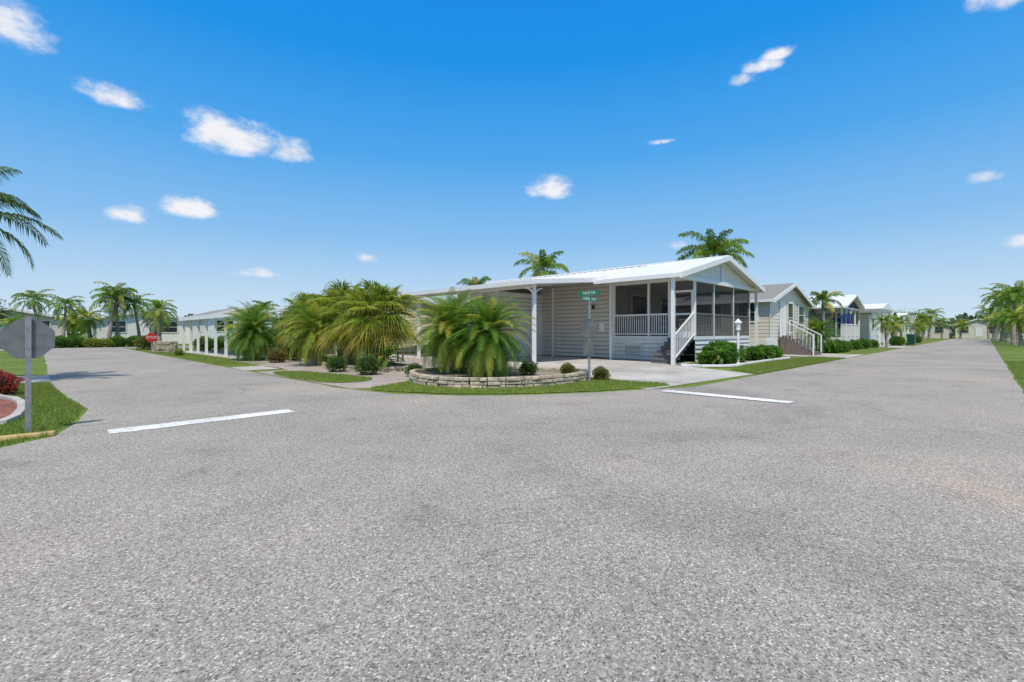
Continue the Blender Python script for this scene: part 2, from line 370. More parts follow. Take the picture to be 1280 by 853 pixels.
def put(name,me,x,y,s=1,z=0,rot=None):
    o=D.objects.new(name,me); o.location=(x,y,z); o.scale=(s,s,s); o.rotation_euler=(0,0,_rs.uniform(0,6.28) if rot is None else rot); return link(o)
A0=(.07,.16,.012);A1=(.19,.31,.028);A2=(.40,.40,.05)
robe=feather_palm(11,1.05,125,1.25,44,.22,.018,((.05,.14,.012),(.14,.27,.03),(.36,.39,.05)),.09,(-1.0,1.5),1.25,.25)
robe2=feather_palm(12,1.1,110,1.22,40,.22,.018,((.08,.17,.012),(.22,.32,.03),(.42,.42,.05)),.09,(-.95,1.5),1.25,.25)
fan1=fan_palm(21,1.45,66,.75,.62,((.12,.21,.02),(.30,.36,.035),(.56,.43,.08)))
fan2=fan_palm(22,1.3,58,.7,.6,((.10,.19,.02),(.28,.34,.04),(.54,.42,.08)))
fox=feather_palm(31,4.9,20,2.55,46,.5,.06,((.08,.16,.015),(.19,.30,.03),(.52,.47,.07)),.15,(-.35,1.45),1.35,.45,.3,.9,3,.7)
fox2=feather_palm(32,3.6,17,1.65,32,.36,.05,((.07,.15,.015),(.18,.28,.03),(.40,.38,.06)),.11,(-.4,1.4),1.4,.45,.2,.5,0,.6)
far1=feather_palm(33,2.5,22,1.4,18,.36,.075,(A0,A1,(.3,.3,.06)),.12,(-.6,1.4),1.5,.5,.2,.35)
far2=feather_palm(34,2.0,26,1.35,18,.34,.075,(A0,A1,A2),.12,(-.7,1.4),1.4,.5,.25)
far3=feather_palm(35,3.1,20,1.5,18,.4,.08,(A0,A1,(.25,.27,.06)),.11,(-.5,1.3),1.7,.6,.5,.4)
put('pygmy_date_palm',robe,7.75,8.55,.98,.12)
put('pygmy_date_palm',robe2,7.75,10.1,1.05,.12)
put('pygmy_date_palm',robe2,8.6,9.5,.9,.12)
put('pygmy_date_palm',robe,8.5,10.8,1.0,.12)
put('fan_palm',fan1,8.1,14.4,1.25)
put('fan_palm',fan2,8.2,16.6,1.25)
put('fan_palm',fan1,9.0,19.0,1.4)
put('fan_palm',fan2,8.5,21.3,1.35)
put('pygmy_date_palm',robe2,7.4,18.0,1.15)
put('pygmy_date_palm',robe2,8.3,15.5,1.1)
put('pygmy_date_palm',robe,6.75,23.2,1.1)
put('pygmy_date_palm',robe2,7.2,24.6,1.25)
put('foxtail_palm',fox,30,12.4,1.05)
put('foxtail_palm',fox2,26.5,23,1.42,0)
put('foxtail_palm',fox2,22.6,26.4,1.05,0)
put('foxtail_palm',fox2,12.5,40,.75,0)
coco=feather_palm(41,3.6,26,2.0,50,.42,.035,((.04,.09,.012),(.11,.19,.025),(.22,.24,.05)),.13,(-.8,1.35),1.3,.6,.1,.4)
put('foxtail_palm',coco,-1.25,17.0,1.0,0,.6)
for x,y,s,k in((1.4,53.5,1.0,far3),(3.3,56,1.2,far2),(4.3,54,1.3,far3),(5.0,54.5,1.4,far1),(6.1,41.6,1.0,far1),(6.6,55,1.1,far3),(2.3,60,1.1,far2),(7.9,56,1.2,far2),(-1.5,56,.9,far2),(.2,62,1.2,far3)):
    put('palm_tree',k,x,y,s)
put('foxtail_palm',fox2,37.6,7.9,.82)
put('pygmy_date_palm',robe,33.9,7.3,1.05)
for x,y,s,k in((50.5,5.9,.75,far1),(58,6.3,.85,far2),(70,6.8,.9,far1),(78,6,.9,far2),(90,6.4,1.1,far1),(66,-2.4,1.2,far2),(70,-2.0,1.45,far3),(78,-2.5,1.4,far2),(84,-1.9,1.7,far1),(96,-1.6,1.6,far2),(118,7.5,1.6,far1),(112,-.9,1.6,far2),(60,-2.9,1.0,far1),(128,9,1.5,far2),(90,-3.8,1.8,far3),(131,3.6,1.3,far2),(131,-.4,1.5,far3),(132,6.4,1.2,far1),(105,-1.2,1.9,far3)):
    put('palm_tree',k,x,y,s)
# shrubs
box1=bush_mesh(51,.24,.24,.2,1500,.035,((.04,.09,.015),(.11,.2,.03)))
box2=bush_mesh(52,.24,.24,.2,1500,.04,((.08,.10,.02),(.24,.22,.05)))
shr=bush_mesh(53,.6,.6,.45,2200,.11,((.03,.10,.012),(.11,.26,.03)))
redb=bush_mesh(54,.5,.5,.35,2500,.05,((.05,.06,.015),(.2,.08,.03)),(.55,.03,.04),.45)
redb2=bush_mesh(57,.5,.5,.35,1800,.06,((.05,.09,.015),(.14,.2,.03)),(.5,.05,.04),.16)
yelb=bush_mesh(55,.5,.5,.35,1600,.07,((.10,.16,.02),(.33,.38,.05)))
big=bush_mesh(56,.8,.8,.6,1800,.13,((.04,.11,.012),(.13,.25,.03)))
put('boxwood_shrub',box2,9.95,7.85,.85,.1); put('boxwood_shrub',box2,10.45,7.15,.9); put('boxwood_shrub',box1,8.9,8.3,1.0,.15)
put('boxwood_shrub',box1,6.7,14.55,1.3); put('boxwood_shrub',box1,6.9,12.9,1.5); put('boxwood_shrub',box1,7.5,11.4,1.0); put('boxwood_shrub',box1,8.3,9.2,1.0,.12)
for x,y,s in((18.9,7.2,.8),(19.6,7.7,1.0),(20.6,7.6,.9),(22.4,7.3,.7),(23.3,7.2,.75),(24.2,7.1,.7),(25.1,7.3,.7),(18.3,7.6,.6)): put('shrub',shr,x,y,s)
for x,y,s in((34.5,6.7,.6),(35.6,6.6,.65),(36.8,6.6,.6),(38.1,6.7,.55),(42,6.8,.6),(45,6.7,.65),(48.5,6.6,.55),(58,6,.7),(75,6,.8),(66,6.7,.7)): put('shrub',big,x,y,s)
for x,y in((-.62,13.7),(-.75,14.5),(-1.4,13.9)): put('flowering_bush',redb,x,y,.75)
put('flowering_bush',redb2,5.6,43,1.5); put('shrub',yelb,4.0,53,1.1); put('shrub',yelb,3.2,53,1.2); put('shrub',yelb,5.4,31,.5)
for x in(1.2,2.2,4.9,6,7,-.5,-1.6): put('shrub',big,x,53.4,.8)
for y in(29,32,35,38,41,44): put('shrub',big,14.5,y,1.2)
for x,y in((8.4,39.5),(9.6,39.6),(11,39.7)): put('shrub',big,x,y,.8)
put('flowering_bush',redb2,8.4,22.8,1.2); put('flowering_bush',redb2,7.0,20.8,.8)
rb=feather_palm(61,.3,26,.55,16,.14,.03,((.03,.12,.012),(.12,.26,.03),(.28,.28,.05)),.05,(.0,1.3),1.2,.3)
put('cycad_plant',rb,19.1,6.95,1.0); put('cycad_plant',rb,18.2,7.1,.9); put('cycad_plant',rb,7.9,13.6,1.2); put('cycad_plant',rb,22.9,7.0,.9)
bt=tree_mesh(71,5.5,2.2,5200,.22,((.03,.08,.012),(.11,.20,.03)))
put('broadleaf_tree',bt,-4.2,66,.75); put('broadleaf_tree',bt,48,24,.8); put('broadleaf_tree',bt,75,24,.9); put('broadleaf_tree',bt,131,11,1); put('broadleaf_tree',bt,16,46,.5)
random.seed(5); dm=M()
for i in range(2600):
    ang=R(-.05,math.pi/2+.05); rr=R(150,190); hgt=4.2+2.2*mnoise.noise(Vector((ang*30,0,0)))+1.5*mnoise.noise(Vector((ang*90,5,0)))
    for _ in range(4):
        z=R(0,1)**.6*hgt; p=Vector((rr*math.cos(ang)+R(-1,1),rr*math.sin(ang)+R(-1,1),z)); a=Vector((R(-1,1),R(-1,1),R(-.5,1))).normalized(); b=a.orthogonal()
        l=R(.8,2); dm.add([p,p+a*l*.5+b*l*.4,p+a*l,p+a*l*.5-b*l*.4],[(0,1,2,3)],lerp((.03,.06,.02),(.08,.13,.04),R(0,1)))
link(D.objects.new('distant_tree_line',dm.mesh('distant_tree_line')))
# ------------------------------------------------------------------ stone planter edging
def stone_ring(name,pts,courses,bl=.3,h=.085,w=.16,z0=.0):
    p=P(name,STONE); random.seed(len(pts)*7)
    seq=pts+[pts[0]]
    for c in range(courses):
        for i in range(len(seq)-1):
            a=Vector((*seq[i],0));b=Vector((*seq[i+1],0));d=(b-a); L=d.length; 
            if L<.01: continue
            d/=L;n=Vector((-d.y,d.x,0)); s=0
            while s<L-.02:
                l=min(bl*R(.6,1.25),L-s)
                if l<.05: break
                o=R(-.02,.02); q0=a+d*(s+.007);q1=a+d*(s+l-.007)
                zz=z0+c*h+R(0,.006); zt=z0+(c+1)*h-R(.004,.014)
                u=n*(w/2+o); 
                p.hexa([(q0-u+Vector((0,0,zz))),(q1-u+Vector((0,0,zz))),(q1+u+Vector((0,0,zz))),(q0+u+Vector((0,0,zz)))],[(q0-u*.93+Vector((0,0,zt))),(q1-u*.93+Vector((0,0,zt))),(q1+u*.93+Vector((0,0,zt))),(q0+u*.93+Vector((0,0,zt)))])
                s+=l
    return p.done(.012)
pl=smooth([(7.0,10.9),(6.35,9.4),(6.8,7.9),(8.4,7.15),(10.2,7.3),(10.9,8.1),(10.2,9.4),(9,10.8),(7.8,11.3)],2)
stone_ring('stone_planter',pl,3)
sheet('planter_soil',pl,.17,STONEBED)
pl2=smooth([(7.3,13.6),(8.6,13.2),(9.2,14.6),(9.4,21),(8,21.4),(7.4,17)],1)
stone_ring('stone_planter',pl2,2); sheet('planter_soil',pl2,.1,STONEBED)
def edging(name,pts,mat,w=.1,h=.1):
    p=P(name,mat)
    for i in range(len(pts)-1):
        a=Vector((*pts[i],0));b=Vector((*pts[i+1],0));d=(b-a).normalized();n=Vector((-d.y,d.x,0))*w/2;e=d*.004
        p.hexa([a-n+e,b-n-e,b+n-e,a+n+e],[x+Vector((0,0,h)) for x in(a-n+e,b-n-e,b+n-e,a+n+e)])
    return p.done(.012)
edging('bed_edging',mb,CONC,.11,.07)
edging('bed_edging',[(16.9,8.0),(17.0,7.3),(17.5,6.75),(18.4,6.5),(20,6.6),(22,6.68),(25.6,6.7)],WHITE,.12,.09)
p=P('painted_kerb',YEL)
p.hexa([(-.42,7.98,0),(.14,8.0,0),(.17,8.12,0),(-.42,8.14,0)],[(-.42,8.0,.05),(.13,8.01,.05),(.15,8.1,.05),(-.42,8.12,.05)]); p.done(.01)
# ------------------------------------------------------------------ signs
def octagon(p,c,axis,r,th):
    pr=[]
    for i in range(8):
        t=math.pi/8+i*math.pi/4; pr.append((math.cos(t)*r,math.sin(t)*r))
    if axis=='y': a=[(c[0]+u,c[1]-th/2,c[2]+v) for u,v in pr]; b=[(c[0]+u,c[1]+th/2,c[2]+v) for u,v in pr]
    else: a=[(c[0]-th/2,c[1]+u,c[2]+v) for u,v in pr]; b=[(c[0]+th/2,c[1]+u,c[2]+v) for u,v in pr]
    k=len(p.v); p.v+=a+b; p.f.append(tuple(k+i for i in range(8))); p.f.append(tuple(k+15-i for i in range(8)))
    for i in range(8): p.f.append((k+i,k+8+i,k+8+(i+1)%8,k+(i+1)%8))
def text(s,loc,rot,size,mat,parent):
    c=D.curves.new('lettering','FONT'); c.body=s; c.size=size; c.align_x='CENTER'; c.align_y='CENTER'; c.extrude=.001; c.materials.append(mat)
    o=D.objects.new('lettering',c); o.location=loc; o.rotation_euler=rot; link(o,parent)
def post(p,x,y,z0,z1,w=.05):
    p.box(x-w/2,x+w/2,y-.004,y+.004,z0,z1); p.box(x-w/2-.006,x-w/2,y-.004,y+.026,z0,z1); p.box(x+w/2,x+w/2+.006,y-.004,y+.026,z0,z1)
e=empty('stop_sign')
x,y=-.09,8.39
p=P('post',STEEL,e); post(p,x,y,-.1,1.45,.045); p.done()
p=P('panel',SIGNB,e); octagon(p,(x-.0,y+.035,1.17),'y',.26,.006); p.done()
p=P('face',SRED,e); octagon(p,(x,y+.041,1.17),'y',.25,.003); p.done(); text('STOP',(x,y+.046,1.17),(math.pi/2,0,math.pi),.17,WHITE,e)
p=P('bolts',STEEL,e); p.cyl((x,y-.01,1.3),(x,y-.004,1.3),.012); p.cyl((x,y-.01,1.05),(x,y-.004,1.05),.012); p.done()
e=empty('street_name_sign')
x,y=9.8,7.05
p=P('post',STEEL,e); p.cyl((x,y,-.1),(x,y,2.0),.03,.03,16); p.cyl((x,y,2.0),(x,y,2.04),.036); p.cyl((x,y,2.155),(x,y,2.19),.02); p.done()
p=P('stop_panel',SIGNB,e); octagon(p,(x-.035,y,1.37),'x',.25,.006); p.done()
p=P('stop_face',SRED,e); octagon(p,(x-.029,y,1.37),'x',.24,.003); p.done(); text('STOP',(x-.026,y,1.37),(math.pi/2,0,math.pi/2),.16,WHITE,e)
p=P('lower_panel',SIGNB,e)
p.hexa([(x-.041,y-.15,.68),(x-.035,y-.15,.68),(x-.035,y+.15,.68),(x-.041,y+.15,.68)],[(x-.041,y-.15,1.03),(x-.035,y-.15,1.03),(x-.035,y+.15,1.03),(x-.041,y+.15,1.03)]); p.done()
p=P('name_blade',SGREEN,e); p.box(x-.33,x+.33,y-.006,y+.006,2.04,2.15); p.box(x-.006,x+.006,y-.33,y+.33,2.19,2.30); p.done(.003)
text('CORAL WAY',(x,y-.009,2.095),(math.pi/2,0,0),.095,WHITE,e); text('PALM DR',(x-.009,y,2.245),(math.pi/2,0,-math.pi/2),.095,WHITE,e)
e=empty('stop_sign'); x,y=4.95,36.5
p=P('post',STEEL,e); post(p,x,y,-.1,1.25); p.done(); p=P('panel',SRED,e); octagon(p,(x,y-.03,.95),'y',.3,.006); p.done(); text('STOP',(x,y-.04,.95),(math.pi/2,0,0),.22,WHITE,e)
stone_ring('stone_pillar',[(5.3,37.2),(6.3,37.2),(6.3,37.7),(5.3,37.7)],7,.3,.1,.3)
# ------------------------------------------------------------------ main house
H=empty('manufactured_house')
XL,XR,XM=17.1,26.7,21.9; ZE,ZR=3.52,4.68; SL=(ZR-ZE)/(XM-XL)
def zr(x): return ZE+SL*(x-XL) if x<=XM else ZE+SL*(XR-x)
WX=19.4; WR=25.8
p=P('house_walls',SIDG,H)
p.siding((WX,24),(WX,12.6),.05,3.85,(-1,0),.2,None,.04); p.siding((WX,12.6),(WR,12.6),1.1,3.85,(0,-1)); p.siding((WR,12.6),(WR,24),.05,3.5,(1,0)); p.siding((WR,24),(WX,24),.05,3.6,(0,1)); p.done()
p=P('siding_lap_shade',LAPSHADE_LOUVRE,H)  # dark strips paint the shadow line under each siding course
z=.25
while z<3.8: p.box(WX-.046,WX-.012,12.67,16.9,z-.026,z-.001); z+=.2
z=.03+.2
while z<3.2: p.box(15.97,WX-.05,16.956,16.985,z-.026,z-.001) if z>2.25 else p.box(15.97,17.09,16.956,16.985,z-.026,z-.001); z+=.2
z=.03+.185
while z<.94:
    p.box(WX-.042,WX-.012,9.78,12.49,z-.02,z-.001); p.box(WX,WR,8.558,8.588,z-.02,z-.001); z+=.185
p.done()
p=P('gable_siding',SIDW,H)
fx0,fx1=XL+.1,XR-.1
def top(z):
    zz=max(z,3.45); a=XL+(zz-ZE+.12)/SL; b=XR-(zz-ZE+.12)/SL
    a=max(a,fx0); b=min(b,fx1); return ((a,8.5),(b,8.5))
p.siding((fx0,8.5),(fx1,8.5),3.55,4.52,(0,-1),.14,top)
p.siding((WX,12.6),(WX,8.6),3.62,3.95,(-1,0),.14)
p.siding((WX,12.6),(WX,9.75),.03,.95,(-1,0),.185,None,.035); p.siding((WX,8.6),(WR,8.6),.03,.95,(0,-1),.185,None,.035); p.siding((WR,8.6),(WR,12.6),.03,.95,(1,0),.155)
p.done()
p=P('roof',ROOFW,H)
p.slab(XL,ZE,XM,ZR,8.15,12.05,.09); p.slab(18.8,zr(18.8)-.03,XM,ZR-.03,12.05,24.4,.09)
p.hexa([(XM,8.15,ZR-.09),(XR,8.15,ZE-.09),(XR,24.4,ZE-.09),(XM,24.4,ZR-.09)],[(XM,8.15,ZR),(XR,8.15,ZE),(XR,24.4,ZE),(XM,24.4,ZR)])
for yy in [8.5+.42*i for i in range(38)]:
    x0=XL if yy<12 else 18.8; dz=0 if yy<12.05 else -.03
    p.slab(x0+.02,zr(x0)+dz+.03,XM-.02,ZR+dz+.028,yy,yy+.03,.035)
p.box(XM-.12,XM+.12,8.14,24.4,ZR-.02,ZR+.035)
p.done()
p=P('carport_roof',ROOFW,H)
p.slab(13.2,3.27,18.95,3.80,12.06,24.3,.10); p.done()
p=P('fascia_and_gutter',WHITE,H)
p.box(13.05,13.2,12.0,24.3,3.08,3.26)
p.hexa([(13.2,12.0,3.10),(18.9,12.0,3.60),(18.9,12.055,3.60),(13.2,12.055,3.10)],[(13.2,12.0,3.27),(18.9,12.0,3.80),(18.9,12.055,3.80),(13.2,12.055,3.27)])
p.box(XL-.12,XL,8.15,12.0,ZE-.17,ZE-.01)
for a,b,za,zb in((XL,XM,ZE,ZR),(XM,XR,ZR,ZE)):
    p.hexa([(a,8.09,za-.20),(b,8.09,zb-.20),(b,8.145,zb-.20),(a,8.145,za-.20)],[(a,8.09,za+.02),(b,8.09,zb+.02),(b,8.145,zb+.02),(a,8.145,za+.02)])
p.box(XR,XR+.1,8.15,24.3,ZE-.17,ZE-.01)
p.box(XL+.05,XR-.05,8.42,8.56,3.38,3.54)
p.box(21.85,21.95,8.42,8.465,3.54,4.5)
p.box(WX-.05,WX+.05,8.58,12.55,3.46,3.61)
p.box(13.5,13.62,12.3,24.2,3.0,3.17)
p.done()
p=P('columns',WHITE,H)
p.box(XL+.08,XL+.2,8.43,8.55,0,3.38); p.box(XR-.2,XR-.08,8.43,8.55,0,3.38)
for yy in(12.35,16.3,20.2,23.9): p.box(13.5,13.62,yy-.06,yy+.06,0,3.0)
p.box(18.55,18.65,12.12,12.22,0,3.62); p.box(WX-.06,WX-.003,12.5,12.66,.02,3.85)
for sx,sy in((1,0),(-1,0),(0,1)):
    pr=None
    for i in range(9):
        t=i/8*math.pi/2; q=(13.56+sx*.45*(1-math.cos(t)),12.35+sy*.45*(1-math.cos(t)),2.5+.48*math.sin(t))
        if pr: p.beam(pr,q,.035)
        pr=q
for yy in(8.6,9.72,10.7,12.5): p.box(WX-.045,WX+.045,yy-.045,yy+.045,1.1,3.46)
for xx in(21.3,23.6,WR): p.box(xx-.045,xx+.045,8.555,8.645,1.1,3.38)
p.done()
p=P('porch_floor',SIDW,H); p.box(WX+.01,WR,8.63,12.58,.96,1.09); p.box(WX-.04,WX+.005,8.56,12.6,.955,1.095); p.box(WX,WR,8.55,8.625,.955,1.095); p.done()
p=P('porch_railing',WHITE,H)
for a,b in((9.77,10.65),(10.75,12.45)):
    p.box(WX-.03,WX+.03,a,b,2.02,2.09); p.box(WX-.025,WX+.025,a,b,1.16,1.21)
    k=int((b-a)/.11)
    for i in range(1,k): yy=a+(b-a)*i/k; p.box(WX-.014,WX+.014,yy-.014,yy+.014,1.21,2.02)
for a,b in((WX+.05,21.25),(21.35,23.55),(23.65,WR-.05)):
    p.box(a,b,8.57,8.63,2.02,2.09); p.box(a,b,8.575,8.625,1.16,1.21)
    k=int((b-a)/.16)
    for i in range(1,k): xx=a+(b-a)*i/k; p.box(xx-.011,xx+.011,8.586,8.614,1.21,2.02)
p.done()
p=P('screens',SCREEN,H)
p.poly((WX+.05,8.66,1.1),(WX+.05,12.5,1.1),(WX+.05,12.5,3.46),(WX+.05,8.66,3.46))
p.poly((WX+.05,8.56,1.1),(WR-.05,8.56,1.1),(WR-.05,8.56,3.38),(WX+.05,8.56,3.38))
p.poly((WR-.02,8.66,1.1),(WR-.02,12.5,1.1),(WR-.02,12.5,3.46),(WR-.02,8.66,3.46)); p.done()
p=P('porch_ceiling',WHITE,H); p.box(WX+.06,WR-.06,8.7,12.55,3.5,3.54); p.done()
p=P('porch_screen_door',WHITE,H)
p.box(WX-.03,WX+.03,8.66,8.74,1.1,3.05);p.box(WX-.03,WX+.03,9.58,9.66,1.1,3.05);p.box(WX-.03,WX+.03,8.74,9.58,1.1,1.3);p.box(WX-.03,WX+.03,8.74,9.58,2.97,3.05);p.box(WX-.028,WX+.028,8.74,9.58,2.0,2.08); p.done()
p=P('windows',GLASS,H); p.box(21,22.4,12.5,12.56,1.9,3.1); p.box(24,25,12.5,12.56,1.1,3.1); p.done()
p=P('window_trim',WHITE,H)
for a,b,c,d in((20.9,22.5,1.8,1.9),(20.9,22.5,3.1,3.2)): p.box(a,b,12.48,12.565,c,d)
for a in(20.9,22.4,23.9,25.0): p.box(a,a+.1,12.48,12.565,1.9 if a<23 else 1.1,3.1)
for a,b,c,d in((11.0,11.95,.14,.19),(11.0,11.95,.71,.76),(11.0,11.05,.19,.71),(11.9,11.95,.19,.71)): p.box(WX-.075,WX-.045,a,b,c,d)
p.box(WX-.06,WX+.0,9.68,9.77,0,.95); p.done()
p=P('vent_louvres',LAPSHADE_LOUVRE,H)
for i in range(6): p.box(WX-.056,WX-.046,11.07,11.88,.24+.075*i,.262+.075*i)
for a in(20.4,22.4,24.4):
    for i in range(4): p.box(a,a+.5,8.545,8.556,.42+.06*i,.44+.06*i)
p.done()
p=P('porch_chairs',WHITE,H)
for cx in(20.5,22.6,24.6):
    p.box(cx,cx+.55,10.6,11.15,1.5,1.55)
    for i in range(5): p.box(cx+.02+i*.11,cx+.09+i*.11,11.15,11.19,1.55,2.15)
    for a in(cx,cx+.5):
        for b in(10.6,11.1): p.box(a,a+.05,b,b+.05,1.09,1.5 if b<11 else 2.15)
        p.box(a-.03,a+.06,10.58,11.14,1.76,1.8)
p.done()
st=P('stair_treads',TREAD,H); sr=P('stair_risers',SIGNB,H)
n=6
for i in range(n):
    x0=17.65+i*.29; z1=1.09*(i+1)/(n+.3)
    st.box(x0-.03,x0+.30,8.66,9.68,z1-.04,z1); sr.box(x0,x0+.28,8.68,9.66,z1-.18 if i else 0,z1-.041)
st.done(); sr.done()
p=P('stair_railing',WHITE,H)
def sz(x): return .17+(x-17.65)/1.74*.95
p.box(17.55,17.63,8.58,8.65,0,1.25)
p.hexa([(17.6,8.59,sz(17.6)+.95),(19.35,8.59,sz(19.35)+.95),(19.35,8.64,sz(19.35)+.95),(17.6,8.64,sz(17.6)+.95)],[(17.6,8.59,sz(17.6)+1.02),(19.35,8.59,sz(19.35)+1.02),(19.35,8.64,sz(19.35)+1.02),(17.6,8.64,sz(17.6)+1.02)])
p.hexa([(17.6,8.59,sz(17.6)+.05),(19.35,8.59,sz(19.35)+.05),(19.35,8.64,sz(19.35)+.05),(17.6,8.64,sz(17.6)+.05)],[(17.6,8.59,sz(17.6)+.1),(19.35,8.59,sz(19.35)+.1),(19.35,8.64,sz(19.35)+.1),(17.6,8.64,sz(17.6)+.1)])
for i in range(1,13):
    xx=17.62+1.73*i/13; p.box(xx-.011,xx+.011,8.604,8.626,sz(xx)+.1,sz(xx)+.95)
p.done()
p=P('storage_room',SIDW,H)
p.siding((15.9,17.0),(WX-.05,17.0),.03,3.3,(0,-1),.2,None,.035); p.siding((15.9,20),(15.9,17.0),.03,3.3,(-1,0),.2,None,.035); p.siding((WX,20),(15.9,20),.03,3.3,(0,1)); p.done()
p=P('storage_door',WHITE,H); p.box(17.1,18.1,16.90,16.95,.03,2.2); p.box(15.84,15.96,16.9,17.02,.02,3.3); p.done()
p=P('wall_lamp',DARK,H); p.box(WX-.16,WX-.05,13.6,13.7,2.4,2.6); p.done()
p=P('downspout',WHITE,H); p.beam((WX-.12,16.2,0),(WX-.12,16.2,3.6),.1); p.box(WX-.09,WX-.048,13.0,13.3,1.3,1.75); p.done()
# ------------------------------------------------------------------ generic house
def house(x0,x1,y0,y1,ze,zrg,wm,rm,wins=(),doors=(),axis='Y',name='manufactured_house',oh=.3):
    e=empty(name)
    w=P('walls',wm,e); r=P('roof',rm,e); t=P('trim',WHITE,e); g=P('windows',GLASS,e)
    o=.014
    w.siding((x0,y1),(x0,y0),.02,ze,(-1,0),.2,None,o);w.siding((x0,y0),(x1,y0),.02,ze,(0,-1),.2,None,o);w.siding((x1,y0),(x1,y1),.02,ze,(1,0),.2,None,o);w.siding((x1,y1),(x0,y1),.02,ze,(0,1),.2,None,o)
    if axis=='Y':
        xm=(x0+x1)/2; s=(zrg-ze)/(xm-x0); za=ze-s*oh
        w.siding(0,0,ze,zrg-.08,(0,-1),.18,lambda z:((x0+(z-ze)/s,y0),(x1-(z-ze)/s,y0)),o)
        r.hexa([(x0-oh,y0-oh,za),(xm,y0-oh,zrg),(xm,y1+oh,zrg),(x0-oh,y1+oh,za)],[(x0-oh,y0-oh,za+.1),(xm,y0-oh,zrg+.1),(xm,y1+oh,zrg+.1),(x0-oh,y1+oh,za+.1)])
        r.hexa([(xm,y0-oh,zrg),(x1+oh,y0-oh,za),(x1+oh,y1+oh,za),(xm,y1+oh,zrg)],[(xm,y0-oh,zrg+.1),(x1+oh,y0-oh,za+.1),(x1+oh,y1+oh,za+.1),(xm,y1+oh,zrg+.1)])
        for a,b,c,d in((x0-oh,xm,za,zrg),(xm,x1+oh,zrg,za)):
            t.hexa([(a,y0-oh-.05,c-.1),(b,y0-oh-.05,d-.1),(b,y0-oh-.003,d-.1),(a,y0-oh-.003,c-.1)],[(a,y0-oh-.05,c+.12),(b,y0-oh-.05,d+.12),(b,y0-oh-.003,d+.12),(a,y0-oh-.003,c+.12)])
        t.box(x0-oh-.06,x0-oh-.003,y0-oh,y1+oh,za-.04,za+.12)
    else:
        ym=(y0+y1)/2; s=(zrg-ze)/(ym-y0); za=ze-s*oh
        w.siding(0,0,ze,zrg-.08,(-1,0),.18,lambda z:((x0,y1-(z-ze)/s),(x0,y0+(z-ze)/s)),o)
        for ya,yb,a,b in((y0-oh,ym,za,zrg),(ym,y1+oh,zrg,za)):
            r.hexa([(x0-oh,ya,a),(x1+oh,ya,a),(x1+oh,yb,b),(x0-oh,yb,b)],[(x0-oh,ya,a+.1),(x1+oh,ya,a+.1),(x1+oh,yb,b+.1),(x0-oh,yb,b+.1)])
            t.hexa([(x0-oh-.05,ya,a-.1),(x0-oh-.003,ya,a-.1),(x0-oh-.003,yb,b-.1),(x0-oh-.05,yb,b-.1)],[(x0-oh-.05,ya,a+.12),(x0-oh-.003,ya,a+.12),(x0-oh-.003,yb,b+.12),(x0-oh-.05,yb,b+.12)])
        t.box(x0-oh,x1+oh,y0-oh-.06,y0-oh-.003,za-.04,za+.12)
    def opening(side,a,b,c,d,door=False):
        f=.07
        if side=='x':
            (t if door else g).box(x0-.045,x0-.026,a,b,c,d)
            for q in((a-f,a),(b,b+f)): t.box(x0-.065,x0-.026,q[0],q[1],c-f,d+f)
            t.box(x0-.065,x0-.026,a,b,d,d+f); t.box(x0-.065,x0-.026,a,b,c-f,c)
            if not door: t.box(x0-.055,x0-.046,a,b,(c+d)/2-.02,(c+d)/2+.02)
        else:
            (t if door else g).box(a,b,y0-.045,y0-.026,c,d)
            for q in((a-f,a),(b,b+f)): t.box(q[0],q[1],y0-.065,y0-.026,c-f,d+f)
            t.box(a,b,y0-.065,y0-.026,d,d+f); t.box(a,b,y0-.065,y0-.026,c-f,c)
            if not door: t.box(a,b,y0-.055,y0-.046,(c+d)/2-.02,(c+d)/2+.02)
    for q in wins: opening(*q)
    for q in doors: opening(*q,True)
    for oo in((x0-.05,x0+.03),(x1-.03,x1+.05)): t.box(oo[0],oo[1],y0-.05,y0-.026,0,ze)
    for q in(w,r,t,g):
        if q.f: q.done()
    return e
e=house(28.4,36.2,8.4,22,3.05,4.15,SIDB,ROOFG,[('x',9.0,10.0,1.9,2.9),('x',11,12.5,1.7,2.9),('y',31.7,32.7,1.3,3.0),('y',34,35.2,1.8,2.9)],[('y',30.2,31.1,1.1,3.0)])
p=P('skirting',SIDW,e); p.box(28.34,28.372,8.4,22,0,.85); p.box(31.6,36.2,8.33,8.37,0,.85); p.done()
p=P('front_steps',TREAD,e)
for i in range(6): p.box(29.9,31.5,6.6+i*.29,6.88+i*.29 if i<5 else 8.3,0,.18*(i+1))
p.done()
p=P('step_railing',WHITE,e)
for xx in(29.8,31.55):
    p.box(xx,xx+.06,6.6,6.66,0,1.1); p.beam((xx+.03,6.6,1.1),(xx+.03,8.2,2.0),.05); p.box(xx,xx+.06,8.2,8.26,1.0,2.0)
    for i in range(1,9): yy=6.6+i*.18; p.box(xx+.022,xx+.034,yy,yy+.012,.2+i*.1,1.1+i*.1)
p.done()
p=P('white_fence',WHITE,None)
for i in range(16): p.box(26.75+i*.1,26.83+i*.1,8.0,8.03,0,1.0)
p.box(26.7,28.3,8.033,8.06,.8,.88);p.box(26.7,28.3,8.033,8.06,.2,.28); p.done()
